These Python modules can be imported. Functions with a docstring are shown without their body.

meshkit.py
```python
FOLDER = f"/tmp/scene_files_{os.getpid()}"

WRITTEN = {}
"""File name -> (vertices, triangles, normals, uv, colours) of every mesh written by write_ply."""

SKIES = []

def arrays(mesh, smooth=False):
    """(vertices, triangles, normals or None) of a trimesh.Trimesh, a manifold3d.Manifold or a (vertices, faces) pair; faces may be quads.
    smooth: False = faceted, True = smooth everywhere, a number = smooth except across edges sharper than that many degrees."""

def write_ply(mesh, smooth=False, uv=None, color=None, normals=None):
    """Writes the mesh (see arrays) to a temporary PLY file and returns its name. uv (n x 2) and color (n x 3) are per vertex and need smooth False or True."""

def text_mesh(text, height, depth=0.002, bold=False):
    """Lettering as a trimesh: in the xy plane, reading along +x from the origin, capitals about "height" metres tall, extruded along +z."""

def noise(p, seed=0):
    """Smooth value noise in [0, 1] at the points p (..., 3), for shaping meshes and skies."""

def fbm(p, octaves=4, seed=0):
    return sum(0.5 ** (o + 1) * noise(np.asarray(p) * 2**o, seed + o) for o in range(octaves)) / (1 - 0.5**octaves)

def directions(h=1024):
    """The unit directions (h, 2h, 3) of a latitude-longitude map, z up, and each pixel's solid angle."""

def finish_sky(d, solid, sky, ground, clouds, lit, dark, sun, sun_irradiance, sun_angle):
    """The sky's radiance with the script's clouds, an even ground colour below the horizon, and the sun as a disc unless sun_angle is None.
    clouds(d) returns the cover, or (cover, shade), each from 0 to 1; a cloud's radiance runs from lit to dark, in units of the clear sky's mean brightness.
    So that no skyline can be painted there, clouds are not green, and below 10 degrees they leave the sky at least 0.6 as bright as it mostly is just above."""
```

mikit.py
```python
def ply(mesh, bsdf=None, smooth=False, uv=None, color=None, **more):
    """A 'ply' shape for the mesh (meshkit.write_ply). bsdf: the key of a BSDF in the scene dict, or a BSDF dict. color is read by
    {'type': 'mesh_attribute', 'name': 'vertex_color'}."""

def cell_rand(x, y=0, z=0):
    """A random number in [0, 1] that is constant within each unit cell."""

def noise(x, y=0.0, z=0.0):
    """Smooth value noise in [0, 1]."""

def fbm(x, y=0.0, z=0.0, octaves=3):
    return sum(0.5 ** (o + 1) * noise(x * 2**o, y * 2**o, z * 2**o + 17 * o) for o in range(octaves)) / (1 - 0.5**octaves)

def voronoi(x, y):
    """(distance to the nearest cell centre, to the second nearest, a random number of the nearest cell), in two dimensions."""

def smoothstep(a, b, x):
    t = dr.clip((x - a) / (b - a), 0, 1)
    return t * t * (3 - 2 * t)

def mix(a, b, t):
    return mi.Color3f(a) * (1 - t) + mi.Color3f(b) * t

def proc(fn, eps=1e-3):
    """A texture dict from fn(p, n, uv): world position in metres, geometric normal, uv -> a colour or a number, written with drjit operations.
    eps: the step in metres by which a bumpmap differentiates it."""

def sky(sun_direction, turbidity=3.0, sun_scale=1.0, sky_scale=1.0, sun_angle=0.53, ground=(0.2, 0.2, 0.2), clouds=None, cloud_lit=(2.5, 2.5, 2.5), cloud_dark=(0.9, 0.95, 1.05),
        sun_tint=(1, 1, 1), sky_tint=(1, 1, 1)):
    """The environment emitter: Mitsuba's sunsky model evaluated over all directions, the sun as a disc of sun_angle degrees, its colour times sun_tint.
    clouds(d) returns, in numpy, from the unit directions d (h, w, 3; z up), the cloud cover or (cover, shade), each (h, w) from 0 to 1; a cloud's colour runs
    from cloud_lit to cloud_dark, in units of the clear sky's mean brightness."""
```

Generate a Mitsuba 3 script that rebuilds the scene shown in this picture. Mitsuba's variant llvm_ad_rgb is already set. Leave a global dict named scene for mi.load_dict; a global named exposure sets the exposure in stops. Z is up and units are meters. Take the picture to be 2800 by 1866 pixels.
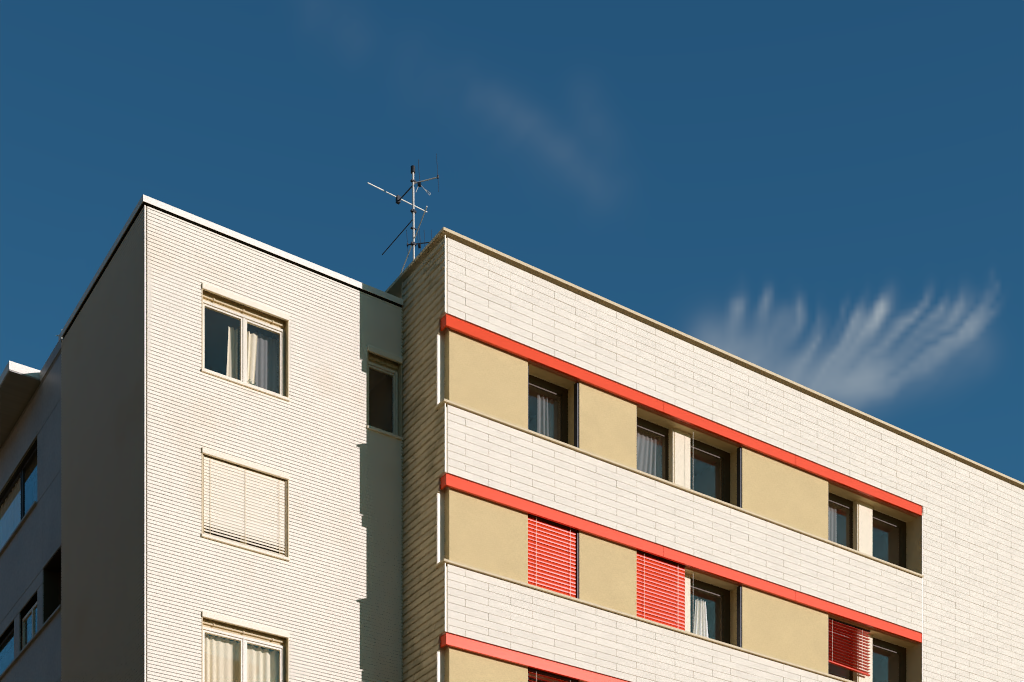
import math
import numpy as np
import drjit as dr
import mitsuba as mi
import mikit
import meshkit
from mikit import proc, noise, fbm, smoothstep, mix, cell_rand

T = mi.ScalarTransform4f
rng = np.random.default_rng(7)
scene, labels = {"type": "scene"}, {}

# ------------------------------------------------------------------ camera, sky, exposure
YAW = math.radians(33.626)
scene["camera"] = {
    "type": "perspective", "fov": 2 * math.degrees(math.atan(1400 / 4135)), "fov_axis": "x",
    "near_clip": 0.1, "far_clip": 9000.0, "principal_point_offset_y": -1.350,
    "to_world": T().look_at(origin=[0, 0, 1.6], target=[math.sin(YAW), math.cos(YAW), 1.6], up=[0, 0, 1]),
}
SUN_AZ, SUN_EL = math.radians(30.6), math.radians(12.0)
SUN = [math.sin(SUN_AZ) * math.cos(SUN_EL), -math.cos(SUN_AZ) * math.cos(SUN_EL), math.sin(SUN_EL)]
exposure = 1.3

# threads of the low cirrus: (place across, its top in degrees of elevation, half width, strength), then its faint veils
THREADS = [(36.25, 32.35, .20, .34), (37.12, 32.30, .17, .36), (37.60, 31.7, .14, .20), (37.98, 31.95, .18, .32), (38.75, 31.6, .12, .16), 
           (40.30, 31.35, .26, .40), (40.86, 31.60, .22, .85), (41.75, 31.2, .22, .28), (42.55, 31.35, .16, .40), (43.02, 31.40, .15, .44), (43.75, 30.9, .16, .30),
           (44.15, 30.95, .26, .46), (44.55, 31.05, .17, .24)]
VEILS = [([(41.0, 30.9), (43.2, 30.1), (44.8, 29.7), (46.8, 29.6)], .80, .28), ([(46.0, 29.6), (49.3, 29.5), (50.6, 29.9)], .65, .10),
         ([(32.3, 37.7), (33.4, 37.3), (34.7, 36.75), (35.9, 36.0), (36.7, 35.4)], .45, .038), ([(30.0, 38.1), (32.5, 37.3), (35.0, 36.2), (37.3, 35.2)], .9, .018), ([(36.3, 37.6), (37.1, 36.5)], .6, .025), ([(26.2, 39.3), (27.6, 38.9)], .7, .025)]


def cirrus(d):
    """Low cirrus: threads that hang from a ragged upper edge and trail off to the left below it, over a thin veil."""
    az, el = np.degrees(np.arctan2(d[..., 0], d[..., 1])), np.degrees(np.arcsin(np.clip(d[..., 2], -1, 1)))
    near = (az > 10) & (az < 65) & (el > 20) & (el < 50)
    a, e = az[near], el[near]
    n3 = lambda *q: np.stack(np.broadcast_arrays(*q), -1)
    x0, e0 = a * .86, e
    x = a * .86 + .8 * (meshkit.fbm(n3(a * .7, e * .7, 0 * a), 3, 5) - .5)
    e = e + .6 * (meshkit.fbm(n3(a * .9, e * .9, 0 * a + 9), 3, 6) - .5)
    h = np.minimum(e - 31.5, .6)
    lean = .12 + .88 * np.clip((a - 42.5) / 4.5, 0, 1)
    s = x - lean * (.32 * h - .50 * np.minimum(h, 0) ** 2)
    hair = .45 + 1.1 * meshkit.fbm(n3(s * 3.0, e * .5, 0 * a), 4, 12)
    clear = np.ones(a.shape)
    rr = np.random.default_rng(4)
    fine = [(rr.uniform(36, 44.4), rr.uniform(30.8, 31.9), rr.uniform(.07, .12), rr.uniform(.08, .24)) for _ in range(16)]
    for at, top, wd, k in THREADS + fine:
        u = top - e
        rise = 1 / (1 + np.exp(-u / .12))
        wide = 1.05 * wd * (1 + .7 * np.clip(u, 0, 2))
        c = .95 * k * rise * np.exp(-np.clip(u - .15, 0, 9) / .95) * np.exp(-((s - at) / wide) ** 2)
        clear *= 1 - np.clip(c * hair, 0, 1)
    for pts, wd, k in VEILS:
        p = np.array(pts) * [.86, 1]
        best = np.full(a.shape, 99.0)
        for q, r in zip(p[:-1], p[1:]):
            t = np.clip(((x0 - q[0]) * (r - q)[0] + (e0 - q[1]) * (r - q)[1]) / ((r - q) @ (r - q)), 0, 1)
            best = np.minimum(best, np.hypot(x0 - q[0] - t * (r - q)[0], e0 - q[1] - t * (r - q)[1]))
        fib = .35 + 1.3 * meshkit.fbm(n3((x * .6 - e * .8) * 1.6, (x + e) * .5, 0 * a + 3), 3, 21)
        clear *= 1 - np.clip(k * np.exp(-(best / wd) ** 2) * fib, 0, 1)
    cover = np.zeros(az.shape)
    cover[near] = 1 - clear
    return cover


scene["sky"] = mikit.sky(SUN, turbidity=3.8, sun_scale=1.0, sky_scale=1.0, ground=(0.2, 0.18, 0.15), clouds=cirrus,
                         cloud_lit=(3.2, 3.55, 3.7), cloud_dark=(0.9, 0.9, 1.0), sun_tint=(1.64, 2.37, 6.6), sky_tint=(.35, 1.0, 1.48))

# ------------------------------------------------------------------ materials


def paint(rgb, rough=.6, spec=.3, **k):
    return {"type": "twosided", "bsdf": {"type": "principled", "base_color": {"type": "rgb", "value": list(rgb)}, "roughness": rough, "specular": spec, **k}}


def painted(fn, rough=.6, spec=.3, **k):
    return {"type": "twosided", "bsdf": {"type": "principled", "base_color": proc(fn), "roughness": rough, "specular": spec, **k}}


def matt(fn):
    return {"type": "twosided", "bsdf": {"type": "diffuse", "reflectance": proc(fn)}}


def tile_colour(p, n, uv):
    g = fbm(p.x * 2.2, p.y * 2.2, p.z * 2.6, 3) - .5
    r = cell_rand(dr.floor(p.x / .4877 + .19), 0, dr.floor((p.z - 18.55) / .13571))
    spot = smoothstep(.66, .80, fbm(p.x * 2.3, p.y * 2.3, p.z * 1.1, 4)) * .5
    c = mi.Color3f(.80, .725, .545) * (1 + .06 * g + .06 * (r - .5))
    return mix(c, mi.Color3f(.72, .61, .41), spot * .5)


def shingle_colour(p, n, uv):
    row = (p.z - 18.55) / .135714
    low = 1 - (row - dr.floor(row))                       # moss sits along the lower edge of each board
    f = fbm(p.y * 2.2, p.z * 1.5, 3, 3)
    h = fbm(p.y * 6, p.z * 9, 5, 3)
    r = cell_rand(dr.floor(p.y / .49), 2, dr.floor(row))
    moss = smoothstep(.50, .74, f * .55 + h * .33 + low * .16)
    c = mi.Color3f(.57, .475, .29) * (1 + .16 * (r - .5) + .22 * (h - .5))
    return mix(c, mi.Color3f(.12, .115, .05), moss * .42)


def plaster_colour(p, n, uv):
    g = fbm(p.x * 60, p.y * 60, p.z * 60, 2) - .5
    b = fbm(p.x * 1.7, p.y * 1.7, p.z * 1.7, 3) - .5
    return mi.Color3f(.62, .475, .225) * (1 + .26 * g + .16 * b)


def cladding_colour(p, n, uv):
    g = fbm(p.x * 2.4, p.y * 2.4, p.z * 1.2, 3) - .5
    b = smoothstep(.55, .75, fbm(p.x * 1.1, p.y * 1.1, p.z * .8, 4))
    return mix(mi.Color3f(.91, .82, .615) * (1 + .05 * g), mi.Color3f(.84, .70, .47), b * .4)


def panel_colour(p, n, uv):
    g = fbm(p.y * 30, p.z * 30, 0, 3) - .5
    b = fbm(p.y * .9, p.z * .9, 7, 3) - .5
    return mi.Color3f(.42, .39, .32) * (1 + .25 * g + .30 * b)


BS = {
    "mat_tile": matt(tile_colour),
    "mat_shingle": matt(shingle_colour),
    "mat_plaster": matt(plaster_colour),
    "mat_cladding": matt(cladding_colour),
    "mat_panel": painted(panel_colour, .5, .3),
    "mat_backing": paint((.76, .685, .505), .8, .1),
    "mat_red": paint((.63, .050, .005), .30, .46, spec_tint=.55),
    "mat_slat": paint((.64, .046, .006), .33, .28, spec_tint=.3),
    "mat_slat_cream": paint((.84, .74, .52), .45, .4),
    "mat_white_metal": paint((.88, .80, .62), .45, .35),
    "mat_cream_metal": paint((.86, .74, .51), .5, .3),
    "mat_sand_metal": paint((.60, .48, .26), .55, .3),
    "mat_dark_wood": paint((.085, .055, .022), .5, .3),
    "mat_dark_metal": paint((.045, .042, .036), .5, .4),
    "mat_membrane": paint((.05, .05, .046), .8, .1),
    "mat_pale_frame": paint((.74, .66, .47), .4, .4),
    "mat_post": paint((.72, .62, .40), .5, .3),
    "mat_room": paint((.30, .25, .17), .9, .1),
    "mat_cloth": paint((.80, .76, .64), .9, .05),
    "mat_net": {"type": "mask", "opacity": .24, "bsdf": {"type": "twosided", "bsdf": {"type": "diffuse", "reflectance": {"type": "rgb", "value": [.80, .76, .64]}}}},
    "mat_cloth_warm": paint((.72, .63, .42), .9, .05),
    "mat_galvanised": paint((.62, .58, .46), .45, .5),
    "mat_rod": paint((.85, .78, .60), .35, .5),
    "mat_black_plastic": paint((.02, .02, .018), .5, .4),
    "mat_brick": paint((.24, .15, .10), .9, .1),
    "mat_concrete": paint((.34, .30, .23), .9, .1),
    "mat_roof": paint((.20, .19, .17), .9, .1),
    "mat_ground": paint((.40, .215, .06), .9, .1),
    "mat_leaf": paint((.10, .12, .05), .7, .2),
    "mat_glass": {"type": "thindielectric", "int_ior": 1.52},
    "mat_glass_green": {"type": "thindielectric", "int_ior": 1.75},
}
scene.update(BS)

# ------------------------------------------------------------------ helpers


class MB:
    def __init__(s):
        s.v, s.f, s.n = [], [], 0

    def add(s, v, f):
        v, f = np.asarray(v, float), np.asarray(f, int)
        if f.shape[1] == 4:
            f = np.vstack([f[:, [0, 1, 2]], f[:, [0, 2, 3]]])
        s.v.append(v), s.f.append(f + s.n)
        s.n += len(v)
        return s

    def box(s, x0, x1, y0, y1, z0, z1):
        return s.hexa([(x0, y0, z0), (x1, y0, z0), (x1, y1, z0), (x0, y1, z0), (x0, y0, z1), (x1, y0, z1), (x1, y1, z1), (x0, y1, z1)])

    def hexa(s, v):
        return s.add(v, [(0, 3, 2, 1), (4, 5, 6, 7), (0, 1, 5, 4), (1, 2, 6, 5), (2, 3, 7, 6), (3, 0, 4, 7)])

    def bevel(s, x0, x1, y0, y1, z0, z1, b):
        """A box whose eight corners and twelve edges are chamfered by b."""
        import manifold3d as m3
        pts = []
        for sx, X in ((1, x0), (-1, x1)):
            for sy, Y in ((1, y0), (-1, y1)):
                for sz, Z in ((1, z0), (-1, z1)):
                    pts += [(X + sx * b, Y + sy * b, Z), (X + sx * b, Y, Z + sz * b), (X, Y + sy * b, Z + sz * b)]
        m = m3.Manifold.hull_points(np.array(pts, np.float32)).to_mesh()
        return s.add(m.vert_properties[:, :3], m.tri_verts)

    def tube(s, a, b, r, n=10, r2=None):
        a, b = np.asarray(a, float), np.asarray(b, float)
        r2 = r if r2 is None else r2
        d = (b - a) / np.linalg.norm(b - a)
        u = np.cross(d, [0, 0, 1] if abs(d[2]) < .9 else [1, 0, 0])
        u /= np.linalg.norm(u)
        w = np.cross(d, u)
        t = np.arange(n) * 2 * np.pi / n
        ring = np.cos(t)[:, None] * u + np.sin(t)[:, None] * w
        v = np.vstack([a + r * ring, b + r2 * ring, [a], [b]])
        f = []
        for i in range(n):
            j = (i + 1) % n
            f += [(i, n + i, n + j), (i, n + j, j), (2 * n, i, j), (2 * n + 1, n + j, n + i)]
        return s.add(v, f)

    def extrude_x(s, prof, x0, x1, closed=True):
        """prof: (y, z) points, run along x."""
        prof = np.asarray(prof, float)
        n = len(prof)
        v = np.vstack([np.column_stack([np.full(n, x), prof]) for x in (x0, x1)])
        m = n if closed else n - 1
        f = [(i, (i + 1) % n, n + (i + 1) % n, n + i) for i in range(m)]
        return s.add(v, f)

    def extrude_y(s, prof, y0, y1):
        prof = np.asarray(prof, float)   # (x, z)
        n = len(prof)
        v = np.vstack([np.column_stack([prof[:, 0], np.full(n, y), prof[:, 1]]) for y in (y0, y1)])
        return s.add(v, [(i, n + i, n + i + 1, i + 1) for i in range(n - 1)])

    def ring(s, x0, x1, z0, z1, w, y0, y1):
        """A rectangular frame of bars w wide (w = left, right, bottom, top) in the xz plane."""
        l, r, b, t = (w,) * 4 if np.isscalar(w) else w
        s.box(x0, x0 + l, y0, y1, z0, z1).box(x1 - r, x1, y0, y1, z0, z1)
        return s.box(x0 + l, x1 - r, y0, y1, z0, z0 + b).box(x0 + l, x1 - r, y0, y1, z1 - t, z1)

    def mesh(s):
        return np.vstack(s.v), np.vstack(s.f)


def numbered(key):
    if key not in scene and not any(k.startswith(key + "__") for k in scene):
        return key
    i = 1
    while f"{key}_{i:03d}" in scene or any(k.startswith(f"{key}_{i:03d}__") for k in scene):
        i += 1
    return f"{key}_{i:03d}"


COUNT = {}


def sheet_ply(m, mat, n, true=0.0):
    """A mesh shaded with one outward normal n (blended with its own by true): flat claddings whose edges are finer than a pixel."""
    v, f = m
    if true:
        v, f = v[f].reshape(-1, 3), np.arange(3 * len(f)).reshape(-1, 3)
        own = np.cross(v[1::3] - v[0::3], v[2::3] - v[0::3])
        own = np.repeat(own / np.maximum(np.linalg.norm(own, axis=1, keepdims=True), 1e-12), 3, 0)
        own *= np.where((own @ np.array(n, float)) < -1e-6, -1, 1)[:, None]
        nn = np.array(n, float) * (1 - true) + own * true
        nn /= np.linalg.norm(nn, axis=1, keepdims=True)
    else:
        nn = np.tile(np.array(n, float), (len(v), 1))
    return {"type": "ply", "filename": meshkit.write_ply((v, f), True, normals=nn), "face_normals": False, "bsdf": {"type": "ref", "id": mat}}


def part(parent, name, mb, mat, smooth=False, face=None, **lab):
    base = f"{parent}__{name}"
    i = COUNT.get(base, 0)
    COUNT[base] = i + 1
    key = base if i == 0 else f"{base}_{i:03d}"
    scene[key] = sheet_ply(mb.mesh(), mat, face) if face else mikit.ply(mb.mesh() if isinstance(mb, MB) else mb, mat, smooth=smooth)
    if lab:
        labels[key] = lab
    return key


def thing(name, label, category, group=None):
    i = COUNT.get(name, 0)
    COUNT[name] = i + 1
    key = name if i == 0 else f"{name}_{i:03d}"
    labels[key] = {"label": label, "category": category}
    if group:
        labels[key]["group"] = group
    return key


def structure(name, mb, mat):
    scene[name] = mikit.ply(mb.mesh(), mat)
    labels[name] = {"kind": "structure"}


def tunnel(x0, x1, y0, y1, z0, z1):
    """The dark room behind a window: five faces, open towards the window."""
    v = [(x0, y0, z0), (x1, y0, z0), (x1, y1, z0), (x0, y1, z0), (x0, y0, z1), (x1, y0, z1), (x1, y1, z1), (x0, y1, z1)]
    return MB().add(v, [(0, 3, 2, 1), (4, 5, 6, 7), (1, 2, 6, 5), (2, 3, 7, 6), (3, 0, 4, 7)])


def pane(x0, x1, y, z0, z1):
    return MB().add([(x0, y, z0), (x1, y, z0), (x1, y, z1), (x0, y, z1)], [(0, 1, 2, 3)])


def curtain(x0, x1, y, z0, z1, folds, amp, top=None, seed=0, flare=0.0):
    """A hanging cloth of sine folds from the rail at z1 to the hem at z0; top = the x range it is gathered to at the rail."""
    r = np.random.default_rng(seed)
    t0, t1 = top or (x0, x1)
    nu, nv = folds * 10 + 1, 14
    a, b = np.meshgrid(np.linspace(0, 1, nu), np.linspace(0, 1, nv))
    ph = r.uniform(0, 6.28)
    s = b ** .8
    x = (t0 + (t1 - t0) * a) * s + (x0 + (x1 - x0) * a) * (1 - s)
    wave = np.sin(a * folds * 2 * np.pi + ph + .6 * np.sin(a * 9 + ph)) * (.8 + .4 * np.sin(a * 5 + 2 * ph))
    yy = y + amp * wave * (1 - .35 * s) + .02 * np.sin(a * 3 + ph) * (1 - s)
    x = x + .35 * amp * np.cos(a * folds * 2 * np.pi + ph) * (1 - s)
    z = z0 + (z1 - z0) * b - .012 * (1 + wave) * (b > .99) * .8
    v = np.stack([x, yy, z], -1).reshape(-1, 3)
    f = [(j * nu + i, j * nu + i + 1, (j + 1) * nu + i + 1, (j + 1) * nu + i) for j in range(nv - 1) for i in range(nu - 1)]
    return MB().add(v, f)


def slat(x0, x1, y, z, chord, tilt, arc, th=.0016, n=7):
    """One curved blind slat along x, its middle at (y, z). tilt: degrees of the chord from level, the outer (-y) edge up
    positive; arc: degrees of curvature, bulging up when the slat lies level."""
    A = math.radians(arc)
    R = chord / (2 * math.sin(A / 2))
    t = np.linspace(-A / 2, A / 2, n)
    c = np.column_stack([R * np.sin(t), R * np.cos(t) - R * math.cos(A / 2) * .5 - R * .5])
    o = np.column_stack([(R + th) * np.sin(t), (R + th) * np.cos(t) - R * math.cos(A / 2) * .5 - R * .5])
    prof = np.vstack([o, c[::-1]])
    k = math.radians(tilt)
    # local (a, b): a towards +y (inwards), b up
    yy = prof[:, 0] * math.cos(k) + prof[:, 1] * math.sin(k)
    zz = -prof[:, 0] * math.sin(k) + prof[:, 1] * math.cos(k)
    m = MB().extrude_x(np.column_stack([y + yy, z + zz]), x0, x1)
    for x, flip in ((x0, 0), (x1, 1)):
        v = np.column_stack([np.full(2 * n, x), y + yy, z + zz])
        m.add(v, [(i, i + 1, 2 * n - 2 - i, 2 * n - 1 - i) if flip else (i, 2 * n - 1 - i, 2 * n - 2 - i, i + 1) for i in range(n - 1)])
    return m


# ------------------------------------------------------------------ ground and air
g = MB().add([(-4000, -4000, 0), (4000, -4000, 0), (4000, 4000, 0), (-4000, 4000, 0)], [(0, 1, 2, 3)])
structure("ground", g, "mat_ground")

# added unseen blocks: the first keeps skylight off the flanks, the second shadows it
nb = thing("added_brick_shade_block", "unseen brick block on the left, added to keep the flanks dark", "building")
part(nb, "wall", MB().box(-18, -6, 6, 56, 0, 24), "mat_brick")
part(nb, "roof", MB().box(-18.2, -5.8, 5.8, 56.2, 24, 24.3), "mat_roof")
cbk = thing("added_concrete_shade_block", "unseen concrete block behind the camera, added to shadow the brick block", "building")  # added out of view, only to keep the sun off the brick block
part(cbk, "wall", MB().box(8, 30, -34, -18, 0, 30), "mat_concrete")
part(cbk, "roof", MB().box(7.8, 30.2, -34.2, -17.8, 30, 30.3), "mat_roof")

# ------------------------------------------------------------------ building with the white tiles
X0, Y0 = 13.957, 23.144            # its near corner: the face of the tiles
ROW, LEN, ZR = .135714, .9754, 18.55
UEND = 19.0                        # how far the wall runs on past the frame
tb = thing("tiled_apartment_building", "apartment block clad in long white tiles, with red bands above its window rows", "building")
FLOORS = [(18.55, 18.338, 16.98), (15.70, 15.488, 14.13), (12.85, 12.638, 11.28)]   # red top, red bottom, sill top
UW = 12.487                        # right end of the window bands
REC = .62                          # depth at which the rooms start
PANELS = [(.145, 1.861), (3.039, 4.427), (7.180, 9.648)]
OPENINGS = [(1.861, 3.039), (4.427, 7.180), (9.648, UW)]


def R(m):
    """Local (u, v, z) of the tiled building to the world."""
    for k in range(len(m.v)):
        m.v[k] = m.v[k] + [X0, Y0, 0]
    return m


# wall behind the tiles, closed round the back
w = MB()
w.box(.02, UEND, .014, REC, 18.56, 19.90)
for k, (zt, zb, zs) in enumerate(FLOORS):
    nxt = FLOORS[k + 1][0] + .01 if k < 2 else 0
    w.box(.02, UW + .03, .014, REC, nxt, zs - .10)
w.box(UW + .02, UEND, .0141, REC, 0, 18.565)
for zt, zb, zs in FLOORS:                                  # lintel that the red band hangs on
    w.box(.16, UW + .01, .17, REC + .02, zb + .03, zt + .02)
    w.box(.03, .17, .275, REC + .02, zs - .12, zt + .02)
w.box(.32, .6, 1.55, 12, 0, 19.92)                          # flank set back behind the tower
w.box(.6, UEND, 11.6, 12, 0, 19.88).box(UEND - .3, UEND - .001, REC, 11.7, 0, 19.87)
wall = part(tb, "wall", R(w), "mat_backing")
part(tb, "wall", R(MB().box(.0142, .30, .285, 1.56, 0, 19.90)), "mat_membrane")   # behind the shingles of the flank

ZTOP = 19.925
REGIONS = [(.052, UEND, 18.55, ZTOP)] + [(.052, UW, FLOORS[k + 1][0] if k < 2 else 8.5, FLOORS[k][2] - .052) for k in range(3)] + [(UW + .03, UEND, 8.5, 18.55)]
tiles = []
for k in range(-75, 11):
    za, zb = ZR + k * ROW, ZR + (k + 1) * ROW
    off = .434 + (.4877 if k % 2 else 0)
    for j in range(-1, 21):
        ua, ub = off + (j - 1) * LEN, off + j * LEN
        for r0, r1, s0, s1 in REGIONS:
            a, b, c, d = max(ua, r0), min(ub, r1), max(za, s0), min(zb, s1)
            if b - a > .03 and d - c > .02:
                left = .0022 if a == ua else 0
                tiles.append((a + left, b - (.0022 if b == ub else 0), c + (.0055 if c == za else .001), d))


def tile_mesh(a, b, c, d):
    o, t = rng.normal(0, .0012), rng.normal(0, .0008)
    th, e = .011, .0022
    p = [(a, th, c), (b, th, c), (b, th, d), (a, th, d), (a, o + e, c), (b, o + e + t, c), (b, o + e + t, d), (a, o + e, d),
         (a + e, o, c + e), (b - e, o + t, c + e), (b - e, o + t, d - e), (a + e, o, d - e)]
    f = []
    for q in ((0, 4), (4, 8)):
        for i in range(4):
            j = (i + 1) % 4
            f.append((q[0] + i, q[0] + j, q[1] + j, q[1] + i))
    return p, f + [(8, 9, 10, 11)]


def seen(a, b, c, d):
    x, y, z = X0 + (a + b) / 2, Y0, (c + d) / 2
    zc = x * math.sin(YAW) + y * math.cos(YAW)
    lx = (x * math.cos(YAW) - y * math.sin(YAW)) / zc * 4135 + 1400
    ly = 3452 - 4135 * (z - 1.6) / zc
    return (b - a) * (d - c) / zc ** 3 if lx < 2850 and ly < 1900 else 0


tiles.sort(key=lambda t: -seen(*t))
for t in tiles[:300]:
    part(wall, "tile", R(MB().add(*tile_mesh(*t))), "mat_tile")
rest = MB()
for t in tiles[300:]:
    rest.add(*tile_mesh(*t))
part(wall, "further_tiles", R(rest), "mat_tile", kind="stuff", label="the white tiles farther along the wall")

# lapped shingles on the flank
SH = []
for k in range(-64, 11):
    za, zb = ZR + k * ROW, min(ZR + (k + 1) * ROW, 19.93)
    zm = (za + zb) / 2
    v0 = .02
    for zt, zb_, zs in FLOORS:
        if zs - .04 < zm < zt:
            v0 = .205 if zm > zb_ - .02 else .285
    cuts = [c for c in ((.34, .862, 1.36) if k % 2 else (.105, .52, 1.12)) if v0 + .03 < c < 1.5]
    cuts = [v0] + cuts + [1.528]
    SH += [(a, b, za, zb) for a, b in zip(cuts[:-1], cuts[1:])]


def shingle_mesh(a, b, c, d):
    o = rng.normal(0, .0015)
    lo, hi, ti = -.020 + o, .006 + o, rng.normal(0, .0015)
    a, b, c = a + .003, b - .003, c + .007
    return [(lo, a, c), (.02, a, c), (.02, b, c), (lo + ti, b, c), (hi, a, d), (.02, a, d), (.02, b, d), (hi + ti, b, d)]


near = sorted(SH, key=lambda s: -s[2])
for s in near[:190]:
    part(wall, "shingle", R(MB().hexa(shingle_mesh(*s))), "mat_shingle")
rest = MB()
for s in near[190:]:
    rest.hexa(shingle_mesh(*s))
part(wall, "lower_shingles", R(rest), "mat_shingle", kind="stuff", label="the shingles farther down the flank")

# trims at the corner
for z0, z1 in ((18.56, 19.945), (15.71, 16.94), (12.86, 14.09), (8.5, 11.24)):
    part(tb, "corner_trim", R(MB().box(-.004, .018, -.002, .03, z0, z1)), "mat_white_metal")
for zt, zb, zs in FLOORS:
    part(tb, "corner_trim", R(MB().box(-.012, .036, .245, .275, zs - .03, zb - .04).box(.036, .17, .262, .274, zs - .03, zb - .01)), "mat_white_metal")
part(tb, "corner_trim", R(MB().box(-.008, .03, 1.529, 1.553, 8.5, 19.93)), "mat_sand_metal")
part(tb, "corner_trim", R(MB().box(UW - .002, UW + .027, .001, .03, 8.5, 18.338)), "mat_white_metal")

# coping and roof
# folded sheet: a thin fascia hangs from the cover plate, hollow behind
cp = MB().box(-.08, UEND, -.080, .30, 19.999, 20.004).box(-.08, .30, .30, 12.0, 19.999, 20.0039)
cp.box(-.0798, UEND, -.0798, -.074, 19.951, 19.999).box(-.0798, -.074, -.074, 12.0, 19.951, 19.999)
part(tb, "coping", R(cp), "mat_sand_metal")
part(tb, "roof", R(MB().box(.05, UEND - .05, .05, 11.9, 19.40, 19.50)), "mat_roof")

# red bands: three sheets each, with the joints that the photograph shows
for k, (zt, zb, zs) in enumerate(FLOORS):
    cuts = [.024, 5.02, 8.6, UW - .004]
    m = MB()
    for a, b in zip(cuts[:-1], cuts[1:]):
        m.bevel(a + .002, b - .002, .010, .060, zb, zt - .014, .003)
    m.box(.0262, .06, .05, .21, zb + .001, zt - .015)
    part(tb, "red_band", R(m), "mat_red", label="red metal band under the %s row of white tiles" % ("uppermost", "second", "third")[k])

# recess of the window bands
for k, (zt, zb, zs) in enumerate(FLOORS):
    part(tb, "sill", R(MB().box(-.045, UW - .003, -.045, .13, zs - .042, zs - .002).box(-.045, -.001, .13, .28, zs - .042, zs - .002)
                       .box(.02, UW + .004, .12, REC, zs - .09, zs - .006)), "mat_sand_metal")
    for a, b in PANELS:
        part(tb, "plaster_panel", R(MB().bevel(a, b, .10, REC, zs - .02, zb + .028, .004)), "mat_plaster")
    part(tb, "reveal", R(MB().box(UW, UW + .05, .012, REC + .02, zs - .04, zb + .06)), "mat_sand_metal")
    part(tb, "lintel", R(MB().box(.17, UW - .001, .168, .40, zb + .004, zb + .035)), "mat_sand_metal")


def posts(k, zt, zb, zs):
    for u0, u1 in ((5.545, 5.99), (10.79, 11.25)):
        part(tb, "post", R(MB().bevel(u0 + .03, u1, .33, .50, zs - .01, zb + .02, .004).box(u0 - .012, u0 + .012, .335, .50, zs - .01, zb + .02)
                           .box(u0 + .012, u0 + .03, .36, .50, zs - .01, zb + .02)), "mat_post")


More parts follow.
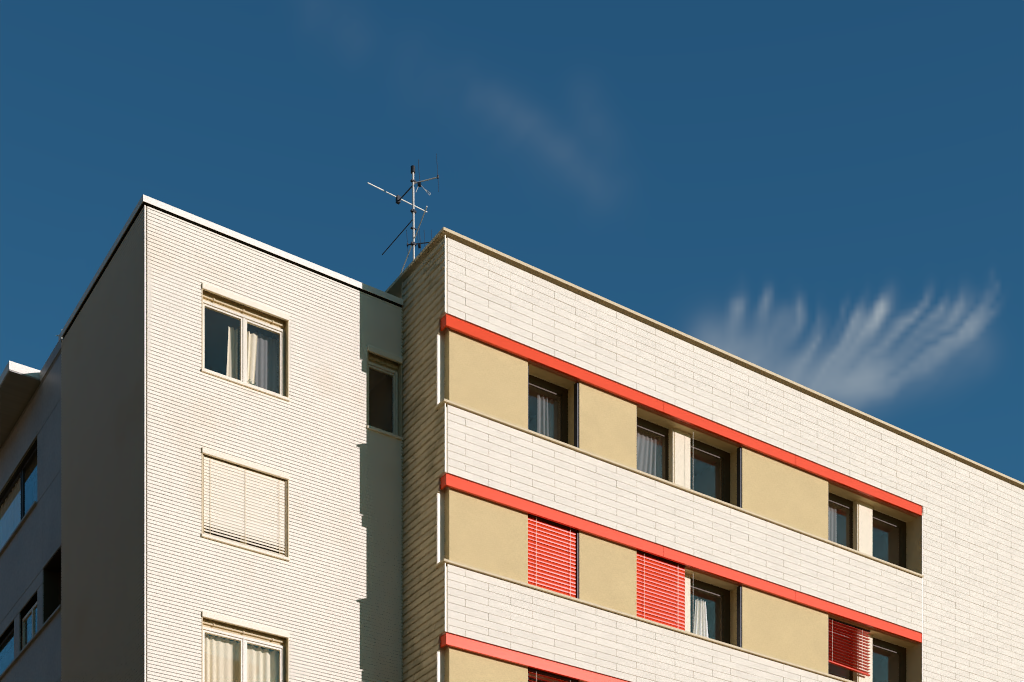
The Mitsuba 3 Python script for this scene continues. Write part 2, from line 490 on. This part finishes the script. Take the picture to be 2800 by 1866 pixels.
def light(k, u0, u1, zs, zb, frame, sash="mat_dark_wood"):
    """One glazed light: frame = (left, right, bottom, top) widths."""
    wk = f"{tb}__window" if COUNT.get(f"{tb}__window", 0) == 0 else f"{tb}__window_{COUNT[f'{tb}__window']:03d}"
    COUNT[f"{tb}__window"] = COUNT.get(f"{tb}__window", 0) + 1
    z0, z1 = zs + .0, zb + .03
    l, r, b, t = frame
    part(wk, "frame", R(MB().ring(u0, u1, z0, z1, frame, .47, .535).ring(u0 + l - .004, u1 - r + .004, z0 + b - .004, z1 - t + .004, .035, .49, .52)), sash)
    part(wk, "pane", R(pane(u0 + l + .02, u1 - r - .02, .505, z0 + b + .02, z1 - t - .02)), "mat_glass")
    part(wk, "interior", R(tunnel(u0 + .002, u1 - .002, .54, 3.2, z0 - .05, z1)), "mat_room")
    return wk


for k, (zt, zb, zs) in enumerate(FLOORS):
    posts(k, zt, zb, zs)
    light(k, 1.861, 3.039, zs, zb, (.05, .12, .06, .14))
    light(k, 4.427, 5.56, zs, zb, (.05, .05, .06, .14))
    light(k, 5.98, 7.18, zs, zb, (.05, .17, .06, .14))
    light(k, 9.648, 10.80, zs, zb, (.05, .05, .06, .14))
    light(k, 11.24, UW, zs, zb, (.05, .16, .06, .14))
    # guide rails and cables of the outside blinds
    for u in (3.039, 7.180):
        part(tb, "guide_rail", R(MB().box(u - .034, u - .003, .12, .225, zs - .01, zb + .003).box(u - .038, u - .034, .12, .128, zs - .01, zb + .003)), "mat_dark_metal")
    for u in (1.90, 4.47, 9.70):
        part(tb, "guide_rail", R(MB().box(u, u + .012, .16, .19, zs - .01, zb - .02)), "mat_dark_metal")
    for u in (5.93,):
        part(tb, "guide_cable", R(MB().tube((u, .18, zs), (u, .18, zb), .0035, 6)), "mat_rod")


def red_blind(label, u0, u1, ztop, zlow, pitch, tilt, arc=56, v=.155, chord=.082, cords=(), skew=0.0):
    b = thing("venetian_blind", label, "blind", "red venetian blinds outside the windows")
    n = int((ztop - zlow) / pitch)
    for i in range(n + 1):
        z = ztop - .03 - i * pitch
        tl = tilt + rng.normal(0, 1.0)
        m = slat(u0 + .012, u1 - .012, v + rng.normal(0, .001), z + rng.normal(0, .0012), chord, tl, arc)
        if skew:
            m.v = [np.column_stack([q[:, 0], q[:, 1], q[:, 2] - skew * (q[:, 0] - u0) * (i / n)]) for q in m.v]
        part(b, "slat", R(m), "mat_slat", smooth=40)
    zb_ = ztop - .03 - n * pitch - pitch * .75
    rail = MB().bevel(u0 + .012, u1 - .012, v - .03, v + .03, zb_ - .018, zb_ + .012, .004)
    if skew:
        rail.v = [np.column_stack([q[:, 0], q[:, 1], q[:, 2] - skew * (q[:, 0] - u0)]) for q in rail.v]
    part(b, "bottom_rail", R(rail), "mat_slat")
    part(b, "head_rail", R(MB().box(u0 + .01, u1 - .01, v - .03, v + .03, ztop, ztop + .05)), "mat_dark_metal")
    for c in cords:
        part(b, "ladder_cord", R(MB().box(c - .003, c + .003, v - .046, v - .043, zb_, ztop)), "mat_cream_metal")
    return b


F1, F2, F3 = FLOORS
red_blind("closed red venetian blind, alone between the first two sand coloured panels", 1.868, 3.035, F2[1] + .01, F2[2] + .035, .0715, -76, cords=(2.05, 2.84))
red_blind("closed red venetian blind over the left half of the middle window", 4.434, 5.70, F2[1] + .01, F2[2] + .045, .0715, -75, cords=(4.62, 5.48))
red_blind("half lowered dark red venetian blind with open slats, farthest to the right", 9.655, 11.06, F2[1] - .02, F2[2] + .47, .064, 0, arc=18, v=.24, chord=.086, cords=(9.88, 10.80), skew=.03)
red_blind("open red venetian blind at the bottom edge, only its upper slats in view", 1.868, 3.035, F3[1] - .02, F3[2] + .1, .074, -10, arc=30, cords=(2.05, 2.84))


def hang(label, u0, u1, v, z0, z1, folds, amp, mat, top=None, seed=0, name="curtain"):
    c = thing(name, label, "curtain", "curtains behind the window panes")
    scene[c] = mikit.ply(curtain(u0, u1, v, z0, z1, folds, amp, top, seed).mesh(), mat, smooth=True)


def hang_r(label, u0, u1, v, z0, z1, *a, **k):
    top = k.pop("top", None)
    hang(label, u0 + X0, u1 + X0, v + Y0, z0, z1, *a, top=(top[0] + X0, top[1] + X0) if top else None, **k)


hang_r("grey sheer curtain in the single window of the top row", 2.45, 2.98, .66, F1[2], F1[1] - .15, 5, .03, "mat_net", seed=1)
hang_r("pale net curtain drawn aside in the left pane of the top row's middle window", 4.62, 5.5, .64, F1[2], F1[1] - .12, 6, .035, "mat_net", top=(4.85, 5.5), seed=2)
hang_r("narrow folded net curtain in the left pane of the top row's farthest window", 9.80, 10.45, .64, F1[2], F1[1] - .12, 6, .035, "mat_net", seed=3)
hang_r("white curtain gathered at the top, beside the closed red blind in the middle window", 6.30, 6.82, .68, F2[2], F2[2] + 1.12, 4, .04, "mat_cloth", top=(6.42, 6.70), seed=4)

# ------------------------------------------------------------------ tower with corrugated cladding
XT, YT, WT = 8.972, 24.678, 4.985
tw = thing("corrugated_apartment_tower", "cream apartment tower clad in fine horizontal corrugated metal, its coping bright white", "building")
PITCH = .0610
ZB, ZC = 8.0, 19.425


def L(m):
    for k in range(len(m.v)):
        m.v[k] = m.v[k] + [XT, YT, 0]
    return m


def ribs(z0, z1, slit=.856):
    """(depth, z) of the corrugation between two heights: broad flats and narrow grooves."""
    prof = [(d, q * PITCH) for d, q in ((-.004, .008), (-.006, .12), (-.006, slit - .13), (-.004, slit - .006), (.030, slit), (.030, .994))]
    pts = []
    for i in range(int((z1 - z0) / PITCH) + 3):
        base = (math.floor(z0 / PITCH) + i) * PITCH
        pts += [(d, base + z) for d, z in prof]
    pts = np.array(pts)
    d0, d1 = np.interp([z0, z1], pts[:, 1], pts[:, 0])
    keep = pts[(pts[:, 1] > z0 + 1e-6) & (pts[:, 1] < z1 - 1e-6)]
    return np.vstack([[d0, z0], keep, [d1, z1]])


TWIN = [(1.024, 2.638, 16.944, 18.471), (1.024, 2.638, 14.098, 15.640), (1.024, 2.638, 11.270, 12.815)]
SHW = (4.247, WT - .002, 16.944, 18.471)
holes = TWIN + [SHW]
front = MB()
xs = sorted({.04, WT} | {h[0] for h in holes} | {h[1] for h in holes})
for a, b in zip(xs[:-1], xs[1:]):
    spans, z = [], ZB
    for h in sorted((h for h in holes if h[0] < b - 1e-6 and h[1] > a + 1e-6), key=lambda h: h[2]):
        spans.append((z, h[2])), globals().__setitem__("_", 0)
        z = h[3]
    spans.append((z, ZC))
    for z0, z1 in spans:
        if z1 - z0 > .01:
            front.extrude_x(ribs(z0, z1), a, b, closed=False)


def clad(m, n, true=0.0):
    """A corrugated sheet, its ribs shaded as softly rolled metal."""
    i = COUNT.get(f"{tw}__cladding", 0)
    COUNT[f"{tw}__cladding"] = i + 1
    scene[f"{tw}__cladding" + (f"_{i:03d}" if i else "")] = sheet_ply(m.mesh(), "mat_cladding", n, true)


clad(L(front), (0, -1, 0))
side = MB()
r = ribs(ZB, ZC, .66)
side.extrude_y(np.column_stack([r[:, 0], r[:, 1]]), .03, 4.61)
clad(L(side), (-1, 0, 0), .45)
core = MB()
core.box(.012, 1.0, .012, .3, 0, ZC + .005).box(2.66, 4.22, .0121, .3, 0, ZC + .004)
for z0, z1 in ((0, 11.25), (12.83, 14.08), (15.66, 16.92), (18.49, ZC + .003)):
    core.box(.9, 2.7, .0122, .3, z0, z1)
for z0, z1 in ((0, 16.92), (18.49, ZC + .002)):
    core.box(4.2, WT + .3, .0123, .3, z0, z1)
core.box(.0125, .3, .2, 4.6, 0, ZC + .001).box(.2, WT + .3, 4.3, 4.6, 0, ZC - .001)
core.box(.02, WT + .28, .02, .06, ZC - .03, 19.554).box(.0205, .06, .06, 4.58, ZC - .03, 19.5535)
part(tw, "wall", L(core), "mat_dark_metal")
part(tw, "corner_trim", L(MB().box(-.008, .014, -.008, .014, ZB, ZC)), "mat_white_metal")
part(tw, "corner_trim", L(MB().box(.014, .042, .012, .016, ZB, ZC)), "mat_sand_metal")
part(tw, "corner_trim", L(MB().box(WT - .03, WT - .006, -.006, .012, ZB, 16.9).box(WT - .03, WT - .006, -.006, .012, 18.5, ZC)), "mat_sand_metal")
part(tw, "coping", L(MB().box(-.05, WT - .012, -.05, .30, 19.556, 19.562).box(-.05, .30, .30, 4.63, 19.556, 19.5618)
     .box(-.0498, WT - .012, -.0498, -.044, 19.452, 19.556).box(-.0498, -.044, -.044, 4.63, 19.452, 19.556)), "mat_white_metal")
part(tw, "roof", L(MB().box(.05, WT + .3, .05, 4.55, 19.30, 19.40)), "mat_roof")
# lightning conductor at the far end of the coping
part(tw, "lightning_rod", L(MB().tube((-.02, 4.50, 19.55), (-.02, 4.50, 19.63), .012, 8).tube((-.10, 4.62, 19.545), (.02, 4.55, 19.57), .008, 6)), "mat_rod")


def tower_window(x0, x1, z0, z1, mullion=None, jamb=.12):
    wk = f"{tw}__window" if COUNT.get(f"{tw}__window", 0) == 0 else f"{tw}__window_{COUNT[f'{tw}__window']:03d}"
    COUNT[f"{tw}__window"] = COUNT.get(f"{tw}__window", 0) + 1
    D = .115
    # cover of the blind box over the opening, its brackets and the reveals
    part(wk, "hood", L(MB().bevel(x0 - .012, x1 + .012, -.040, .012, z1 - .098, z1, .005)), "mat_cream_metal")
    h = MB().box(x0 + .02, x1 - .02, .09, .14, z1 - .155, z1 - .10)
    for x in np.linspace(x0 + .25, x1 - .25, 3):
        h.box(x - .012, x + .012, .075, .11, z1 - .165, z1 - .098)
    part(wk, "head_rail", L(h), "mat_sand_metal")
    part(wk, "reveal", L(MB().box(x0 - .015, x0 + .004, -.012, .16, z0 + .02, z1 - .02).box(x1 - .004, x1 + .015, -.012, .16, z0 + .02, z1 - .02)
                         .box(x0, x1, .13, .18, z1 - .22, z1 - .02)), "mat_sand_metal")
    part(wk, "sill", L(MB().hexa([(x0 - .02, -.045, z0), (x1 + .02, -.045, z0), (x1 + .02, .14, z0), (x0 - .02, .14, z0),
                                  (x0 - .02, -.045, z0 + .045), (x1 + .02, -.045, z0 + .045), (x1 + .02, .14, z0 + .075), (x0 - .02, .14, z0 + .075)])), "mat_cream_metal")
    fz0, fz1, fx0, fx1 = z0 + .06, z1 - .215, x0 + .012, x1 - .028
    m = MB().ring(fx0, fx1, fz0, fz1, (.036, .036, .045, .042), D - .03, D + .05)
    cells = [(fx0 + .036, fx1 - .036)]
    if mullion:
        m.box(mullion - .022, mullion + .022, D - .026, D + .05, fz0 + .05, fz1 - .05)
        cells = [(fx0 + .036, mullion - .022), (mullion + .022, fx1 - .036)]
    part(wk, "frame", L(m), "mat_pale_frame")
    for a, b in cells:
        part(wk, "sash", L(MB().ring(a + .006, b - .006, fz0 + .056, fz1 - .050, .030, D - .012, D + .04)), "mat_pale_frame")
        part(wk, "pane", L(pane(a + .03, b - .03, D + .015, fz0 + .08, fz1 - .08)), "mat_glass")
    part(wk, "interior", L(tunnel(x0 + .006, x1 - .006, .181, 2.6, z0 + .01, z1 - .03)), "mat_room")
    return wk


for x0, x1, z0, z1 in TWIN:
    tower_window(x0, x1, z0, z1, (x0 + x1) / 2 + .012)
tower_window(SHW[0], SHW[1] - .03, SHW[2], SHW[3])


def hang_t(label, u0, u1, v, z0, z1, *a, **k):
    top = k.pop("top", None)
    hang(label, u0 + XT, u1 + XT, v + YT, z0, z1, *a, top=(top[0] + XT, top[1] + XT) if top else None, **k)


hang_t("narrow cream curtain left of the mullion in the tower's top window", 1.56, 1.80, .30, 16.99, 18.10, 2, .03, "mat_cloth_warm", top=(1.63, 1.80), seed=5)
hang_t("cream curtain gathered right of the mullion in the tower's top window", 1.84, 2.10, .28, 16.99, 18.12, 3, .035, "mat_cloth_warm", top=(1.90, 2.18), seed=6)
hang_t("sheer beige curtain in the left pane of the tower's lowest window", 1.06, 1.83, .26, 11.30, 12.56, 6, .03, "mat_cloth_warm", seed=7)
hang_t("sheer beige curtain in the right pane of the tower's lowest window", 1.85, 2.60, .27, 11.30, 12.56, 5, .03, "mat_cloth_warm", seed=8)
hang_t("thin net curtain filling the right pane of the tower's top window", 2.12, 2.59, .34, 16.99, 18.2, 5, .02, "mat_net", seed=11)
# pot plant on the sill of the top window
pl = thing("pot_plant", "small pot plant behind the right pane of the tower's top window", "plant")
part(pl, "pot", L(MB().tube((2.02, .20, 17.01), (2.02, .20, 17.10), .045, 14, .06)), "mat_cloth_warm", smooth=40)
lv = MB()
for i in range(26):
    a, l, e = rng.uniform(0, 6.28), rng.uniform(.05, .13), rng.uniform(.1, 1.3)
    p = np.array([2.02, .20, 17.10]) + np.array([math.cos(a) * math.cos(e), .5 * math.sin(a) * math.cos(e), math.sin(e)]) * l
    dx, dz = rng.uniform(.012, .022), rng.uniform(.01, .02)
    lv.add([p + [-dx, 0, 0], p + [0, -.008, -dz], p + [dx, 0, .004], p + [0, .006, dz]], [(0, 1, 2, 3)])
    lv.tube((2.02, .20, 17.09), p, .0025, 4)
part(pl, "leaves", L(lv), "mat_leaf")

# cream blind let down over the tower's middle window
cb = thing("venetian_blind", "closed cream venetian blind over the tower's middle window", "blind")
x0, x1, z0, z1 = TWIN[1]
n, zt = 24, z1 - .135
pz = (zt - (z0 + .105)) / n
for i in range(n + 1):
    tl = -76 if i < n - 3 else -76 + 9 * (i - n + 4)
    part(cb, "slat", L(slat(x0 + .045, x1 - .045, .045, zt - i * pz, .064, tl + rng.normal(0, 1.0), 40, n=5)), "mat_slat_cream", smooth=40)
part(cb, "bottom_rail", L(MB().bevel(x0 + .045, x1 - .045, .025, .065, z0 + .062, z0 + .085, .004)), "mat_cream_metal")
for x in (x0 + .16, (x0 + x1) / 2, x1 - .16):
    part(cb, "ladder_cord", L(MB().box(x - .003, x + .003, .0165, .0185, z0 + .09, zt)), "mat_sand_metal")
for x in (x0 + .008, x1 - .030):
    part(cb, "guide_rail", L(MB().box(x, x + .022, .02, .07, z0 + .05, z1 - .10)), "mat_sand_metal")

# ------------------------------------------------------------------ flat roofed building behind the tower
rb = thing("flat_roofed_building", "dark shaded building of smooth grey panels at the left edge", "building")
E = .04                            # its flank stands this far behind the tower's
YE = 18.0


def rear(name, m, mat, **lab):
    return part(rb, name, L(m), mat, **lab)


# flank wall of panels: (y0, y1, z0, z1), with the joints and the window bands left open
W1 = (6.353, 10.9, 17.103, 18.44)
W2 = (4.64, 10.9, 14.38, 15.50)
core = MB()
core.box(E + .03, E + .35, 4.61, YE, 18.44, 19.40).box(E + .03, E + .35, 4.61, 6.353, 17.0, 18.5)
core.box(E + .03, E + .35, 4.61, YE, 15.57, 17.10).box(E + .0301, E + .35, 10.9, YE, 0, 18.5).box(E + .03, E + .35, 4.61, YE, 0, 14.36)
core.box(E + .3, 8, 17.7, YE, 0, 19.40).box(E + .3, 8, 4.615, 4.8, 0, 19.38)
rw = rear("wall", core, "mat_dark_metal")
gp = .006
PAN = []
ys = [4.62, 6.007, 7.8, 9.6, 11.4, 14.4, YE]
for a, b in zip(ys[:-1], ys[1:]):
    PAN.append((a, b, 18.45, 19.345))
    if a >= 10.9:
        PAN += [(a, b, 17.06, 18.45), (a, b, 14.37, 15.58)]
    PAN += [(a, b, 15.58, 17.06), (a, b, 13.0, 14.37), (a, b, 10.2, 13.0)]
PAN += [(4.62, 6.007, 17.06, 18.45), (6.007, 6.353, 17.06, 18.45), (5.972, 6.353, 14.37, 15.30), (7.64, 8.05, 14.37, 15.30), (5.972, 10.9, 15.30, 15.58)]
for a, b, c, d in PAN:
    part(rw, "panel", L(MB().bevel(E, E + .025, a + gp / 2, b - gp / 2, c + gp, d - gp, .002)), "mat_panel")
rear("coping", MB().box(E - .03, E + .2, 4.66, 6.05, 19.372, 19.585).box(E - .01, E + .2, 4.66, YE, 19.345, 19.372), "mat_panel")
rs = rear("roof", MB().box(-.60, 8, 6.067, YE, 19.445, 19.62), "mat_white_metal")
rear("roof", MB().box(E + .2, 8, 4.7, 6.06, 19.30, 19.40).box(E + .1, 8, 6.2, YE, 19.3, 19.44), "mat_membrane")
rear("soffit", MB().box(-.585, E + .1, 6.08, YE, 19.425, 19.446), "mat_panel")

# sills and windows of the flank (they face -x)


def yring(y0, y1, z0, z1, w, x0, x1):
    m = MB().box(x0, x1, y0, y0 + w, z0, z1).box(x0, x1, y1 - w, y1, z0, z1)
    return m.box(x0, x1, y0 + w, y1 - w, z0, z0 + w).box(x0, x1, y0 + w, y1 - w, z1 - w, z1)


def flank_window(y0, y1, z0, z1, frame_mat, depth=.10, mull=None, w=.05):
    c = COUNT.get(f"{rb}__window", 0)
    wk = f"{rb}__window" if c == 0 else f"{rb}__window_{c:03d}"
    COUNT[f"{rb}__window"] = c + 1
    m = yring(y0, y1, z0, z1, w, E + depth, E + depth + .05)
    if mull:
        m.box(E + depth - .004, E + depth + .046, mull - w * .7, mull + w * .7, z0 + w, z1 - w)
    part(wk, "frame", L(m), frame_mat)
    x = E + depth + .025
    part(wk, "pane", L(MB().add([(x, y0 + w * .5, z0 + w * .5), (x, y1 - w * .5, z0 + w * .5), (x, y1 - w * .5, z1 - w * .5), (x, y0 + w * .5, z1 - w * .5)], [(0, 3, 2, 1)])), "mat_glass")
    v = [(E + .36, y0, z0), (E + .36, y1, z0), (3, y1, z0), (3, y0, z0), (E + .36, y0, z1), (E + .36, y1, z1), (3, y1, z1), (3, y0, z1)]
    part(wk, "interior", L(MB().add(v, [(0, 1, 2, 3), (4, 7, 6, 5), (1, 5, 6, 2), (2, 6, 7, 3), (0, 3, 7, 4)])), "mat_room")


rear("sill", MB().box(E - .05, E + .30, 6.36, 10.9, 17.055, 17.10), "mat_panel")
rear("sill", MB().box(E - .05, E + .30, 4.65, 10.9, 14.335, 14.378), "mat_panel")
rear("lintel", MB().box(E - .012, E + .3, 6.36, 10.9, 18.45, 18.53), "mat_panel")
flank_window(6.36, 7.80, 17.11, 18.43, "mat_dark_metal")
flank_window(7.85, 10.88, 17.11, 18.43, "mat_dark_metal")
flank_window(6.36, 7.63, 14.385, 15.16, "mat_pale_frame", .06, 6.89, .06)
flank_window(8.06, 10.88, 14.385, 15.28, "mat_dark_metal", .10)
rear("loggia", MB().box(E + .31, E + .35, 4.62, 5.97, 14.36, 15.10).box(E + .31, E + .35, 4.62, 5.97, 15.11, 15.60).box(E + .02, E + .34, 5.955, 5.97, 14.37, 15.58), "mat_dark_wood")
cu = thing("curtain", "warm beige curtain in the dark window at the left edge", "curtain", "curtains behind the window panes")
cm = curtain(-10.6, -8.08, 0, 17.12, 18.42, 9, .02, None, 9)
cm.v = [np.column_stack([q[:, 1] + XT + E + .15, -q[:, 0] + YT, q[:, 2]]) for q in cm.v]
scene[cu] = mikit.ply(cm.mesh(), "mat_cloth_warm", smooth=True)

# ------------------------------------------------------------------ aerial on the roof
an = thing("roof_antenna", "television aerial mast with crossed thin rods standing on the roof behind the tiled corner", "antenna")


def A(m):
    return R(m)


def rod(name, a, b, r, mat, n=8):
    part(an, name, A(MB().tube(a, b, r, n)), mat, smooth=40)


PX, PY = .543, 2.041
rod("pole", (PX + .004, PY, 19.49), (PX - .03, PY, 22.50), .021, "mat_galvanised", 16)
rod("cap", (PX - .030, PY, 22.47), (PX - .0305, PY, 22.585), .043, "mat_black_plastic", 16)
for z, r, h in ((22.305, .036, .035), (21.73, .038, .05), (21.105, .034, .05), (21.40, .026, .02)):
    part(an, "clamp", A(MB().tube((PX - .018, PY, z - h / 2), (PX - .018, PY, z + h / 2), r, 12).box(PX - .075, PX + .03, PY - .03, PY + .02, z - h / 3, z + h / 3)), "mat_black_plastic", smooth=40)
rod("boom", (PX - .02, PY, 22.247), (.506, 2.608, 22.247), .012, "mat_dark_metal")
part(an, "clamp", A(MB().box(.47, .54, 2.57, 2.64, 22.22, 22.345)), "mat_black_plastic")
rod("dipole_rod", (-.183, 2.573, 22.320), (.20, 2.592, 22.320), .011, "mat_rod")
rod("dipole_rod", (.225, 2.594, 22.320), (1.175, 2.642, 22.320), .010, "mat_rod")
rod("dipole_rod", (PX, PY, 21.622), (.545, 3.323, 21.622), .0095, "mat_dark_metal")
rod("dipole_rod", (.295, 1.142, 21.218), (.899, 3.328, 21.219), .0115, "mat_rod")
# upper short array: boom, two upright rods, junction box, cable loop
rod("boom", (PX - .02, PY, 22.270), (.857, 1.665, 22.300), .011, "mat_galvanised")


def upright(u, v, z0, z1, zc, r=.0042):
    lean = .075
    rod("upright_rod", (u + lean * (zc - z0), v, z0), (u - lean * (z1 - zc), v, z1), r, "mat_dark_metal", 6)


upright(.612, 1.955, 22.26, 22.70, 22.28, .005)
upright(.850, 1.675, 22.03, 22.74, 22.30)
part(an, "junction_box", A(MB().tube((.585, 1.98, 22.235), (.63, 1.94, 22.235), .040, 12)), "mat_black_plastic", smooth=40)
part(an, "clamp", A(MB().box(.838, .864, 1.66, 1.69, 22.28, 22.34)), "mat_black_plastic")
lp = [(.63, 1.93, 22.21), (.70, 1.90, 22.13), (.775, 1.87, 22.045), (.79, 1.86, 22.055), (.785, 1.86, 22.085), (.74, 1.885, 22.125), (.70, 1.90, 22.135)]
m = MB()
for a, b in zip(lp[:-1], lp[1:]):
    m.tube(a, b, .0042, 6)
part(an, "cable", A(m), "mat_rod", smooth=40)
part(an, "cable", A(MB().tube((.59, 1.97, 22.20), (.56, 2.01, 22.10), .004, 6)), "mat_rod")
# lower array
rod("boom", (.443, 2.129, 21.112), (.802, 1.811, 21.120), .010, "mat_dark_metal")
for u, v, z0, z1 in ((.443, 2.129, 20.88, 21.39), (.600, 1.99, 21.0, 21.38), (.632, 1.965, 20.92, 21.40), (.696, 1.905, 21.0, 21.36), (.802, 1.811, 20.9, 21.35)):
    upright(u, v, z0, z1, 21.115)
part(an, "junction_box", A(MB().tube((.60, 1.99, 21.075), (.635, 1.96, 21.075), .042, 12)), "mat_black_plastic", smooth=40)
part(an, "clamp", A(MB().box(.432, .455, 2.115, 2.14, 21.085, 21.14)), "mat_black_plastic")
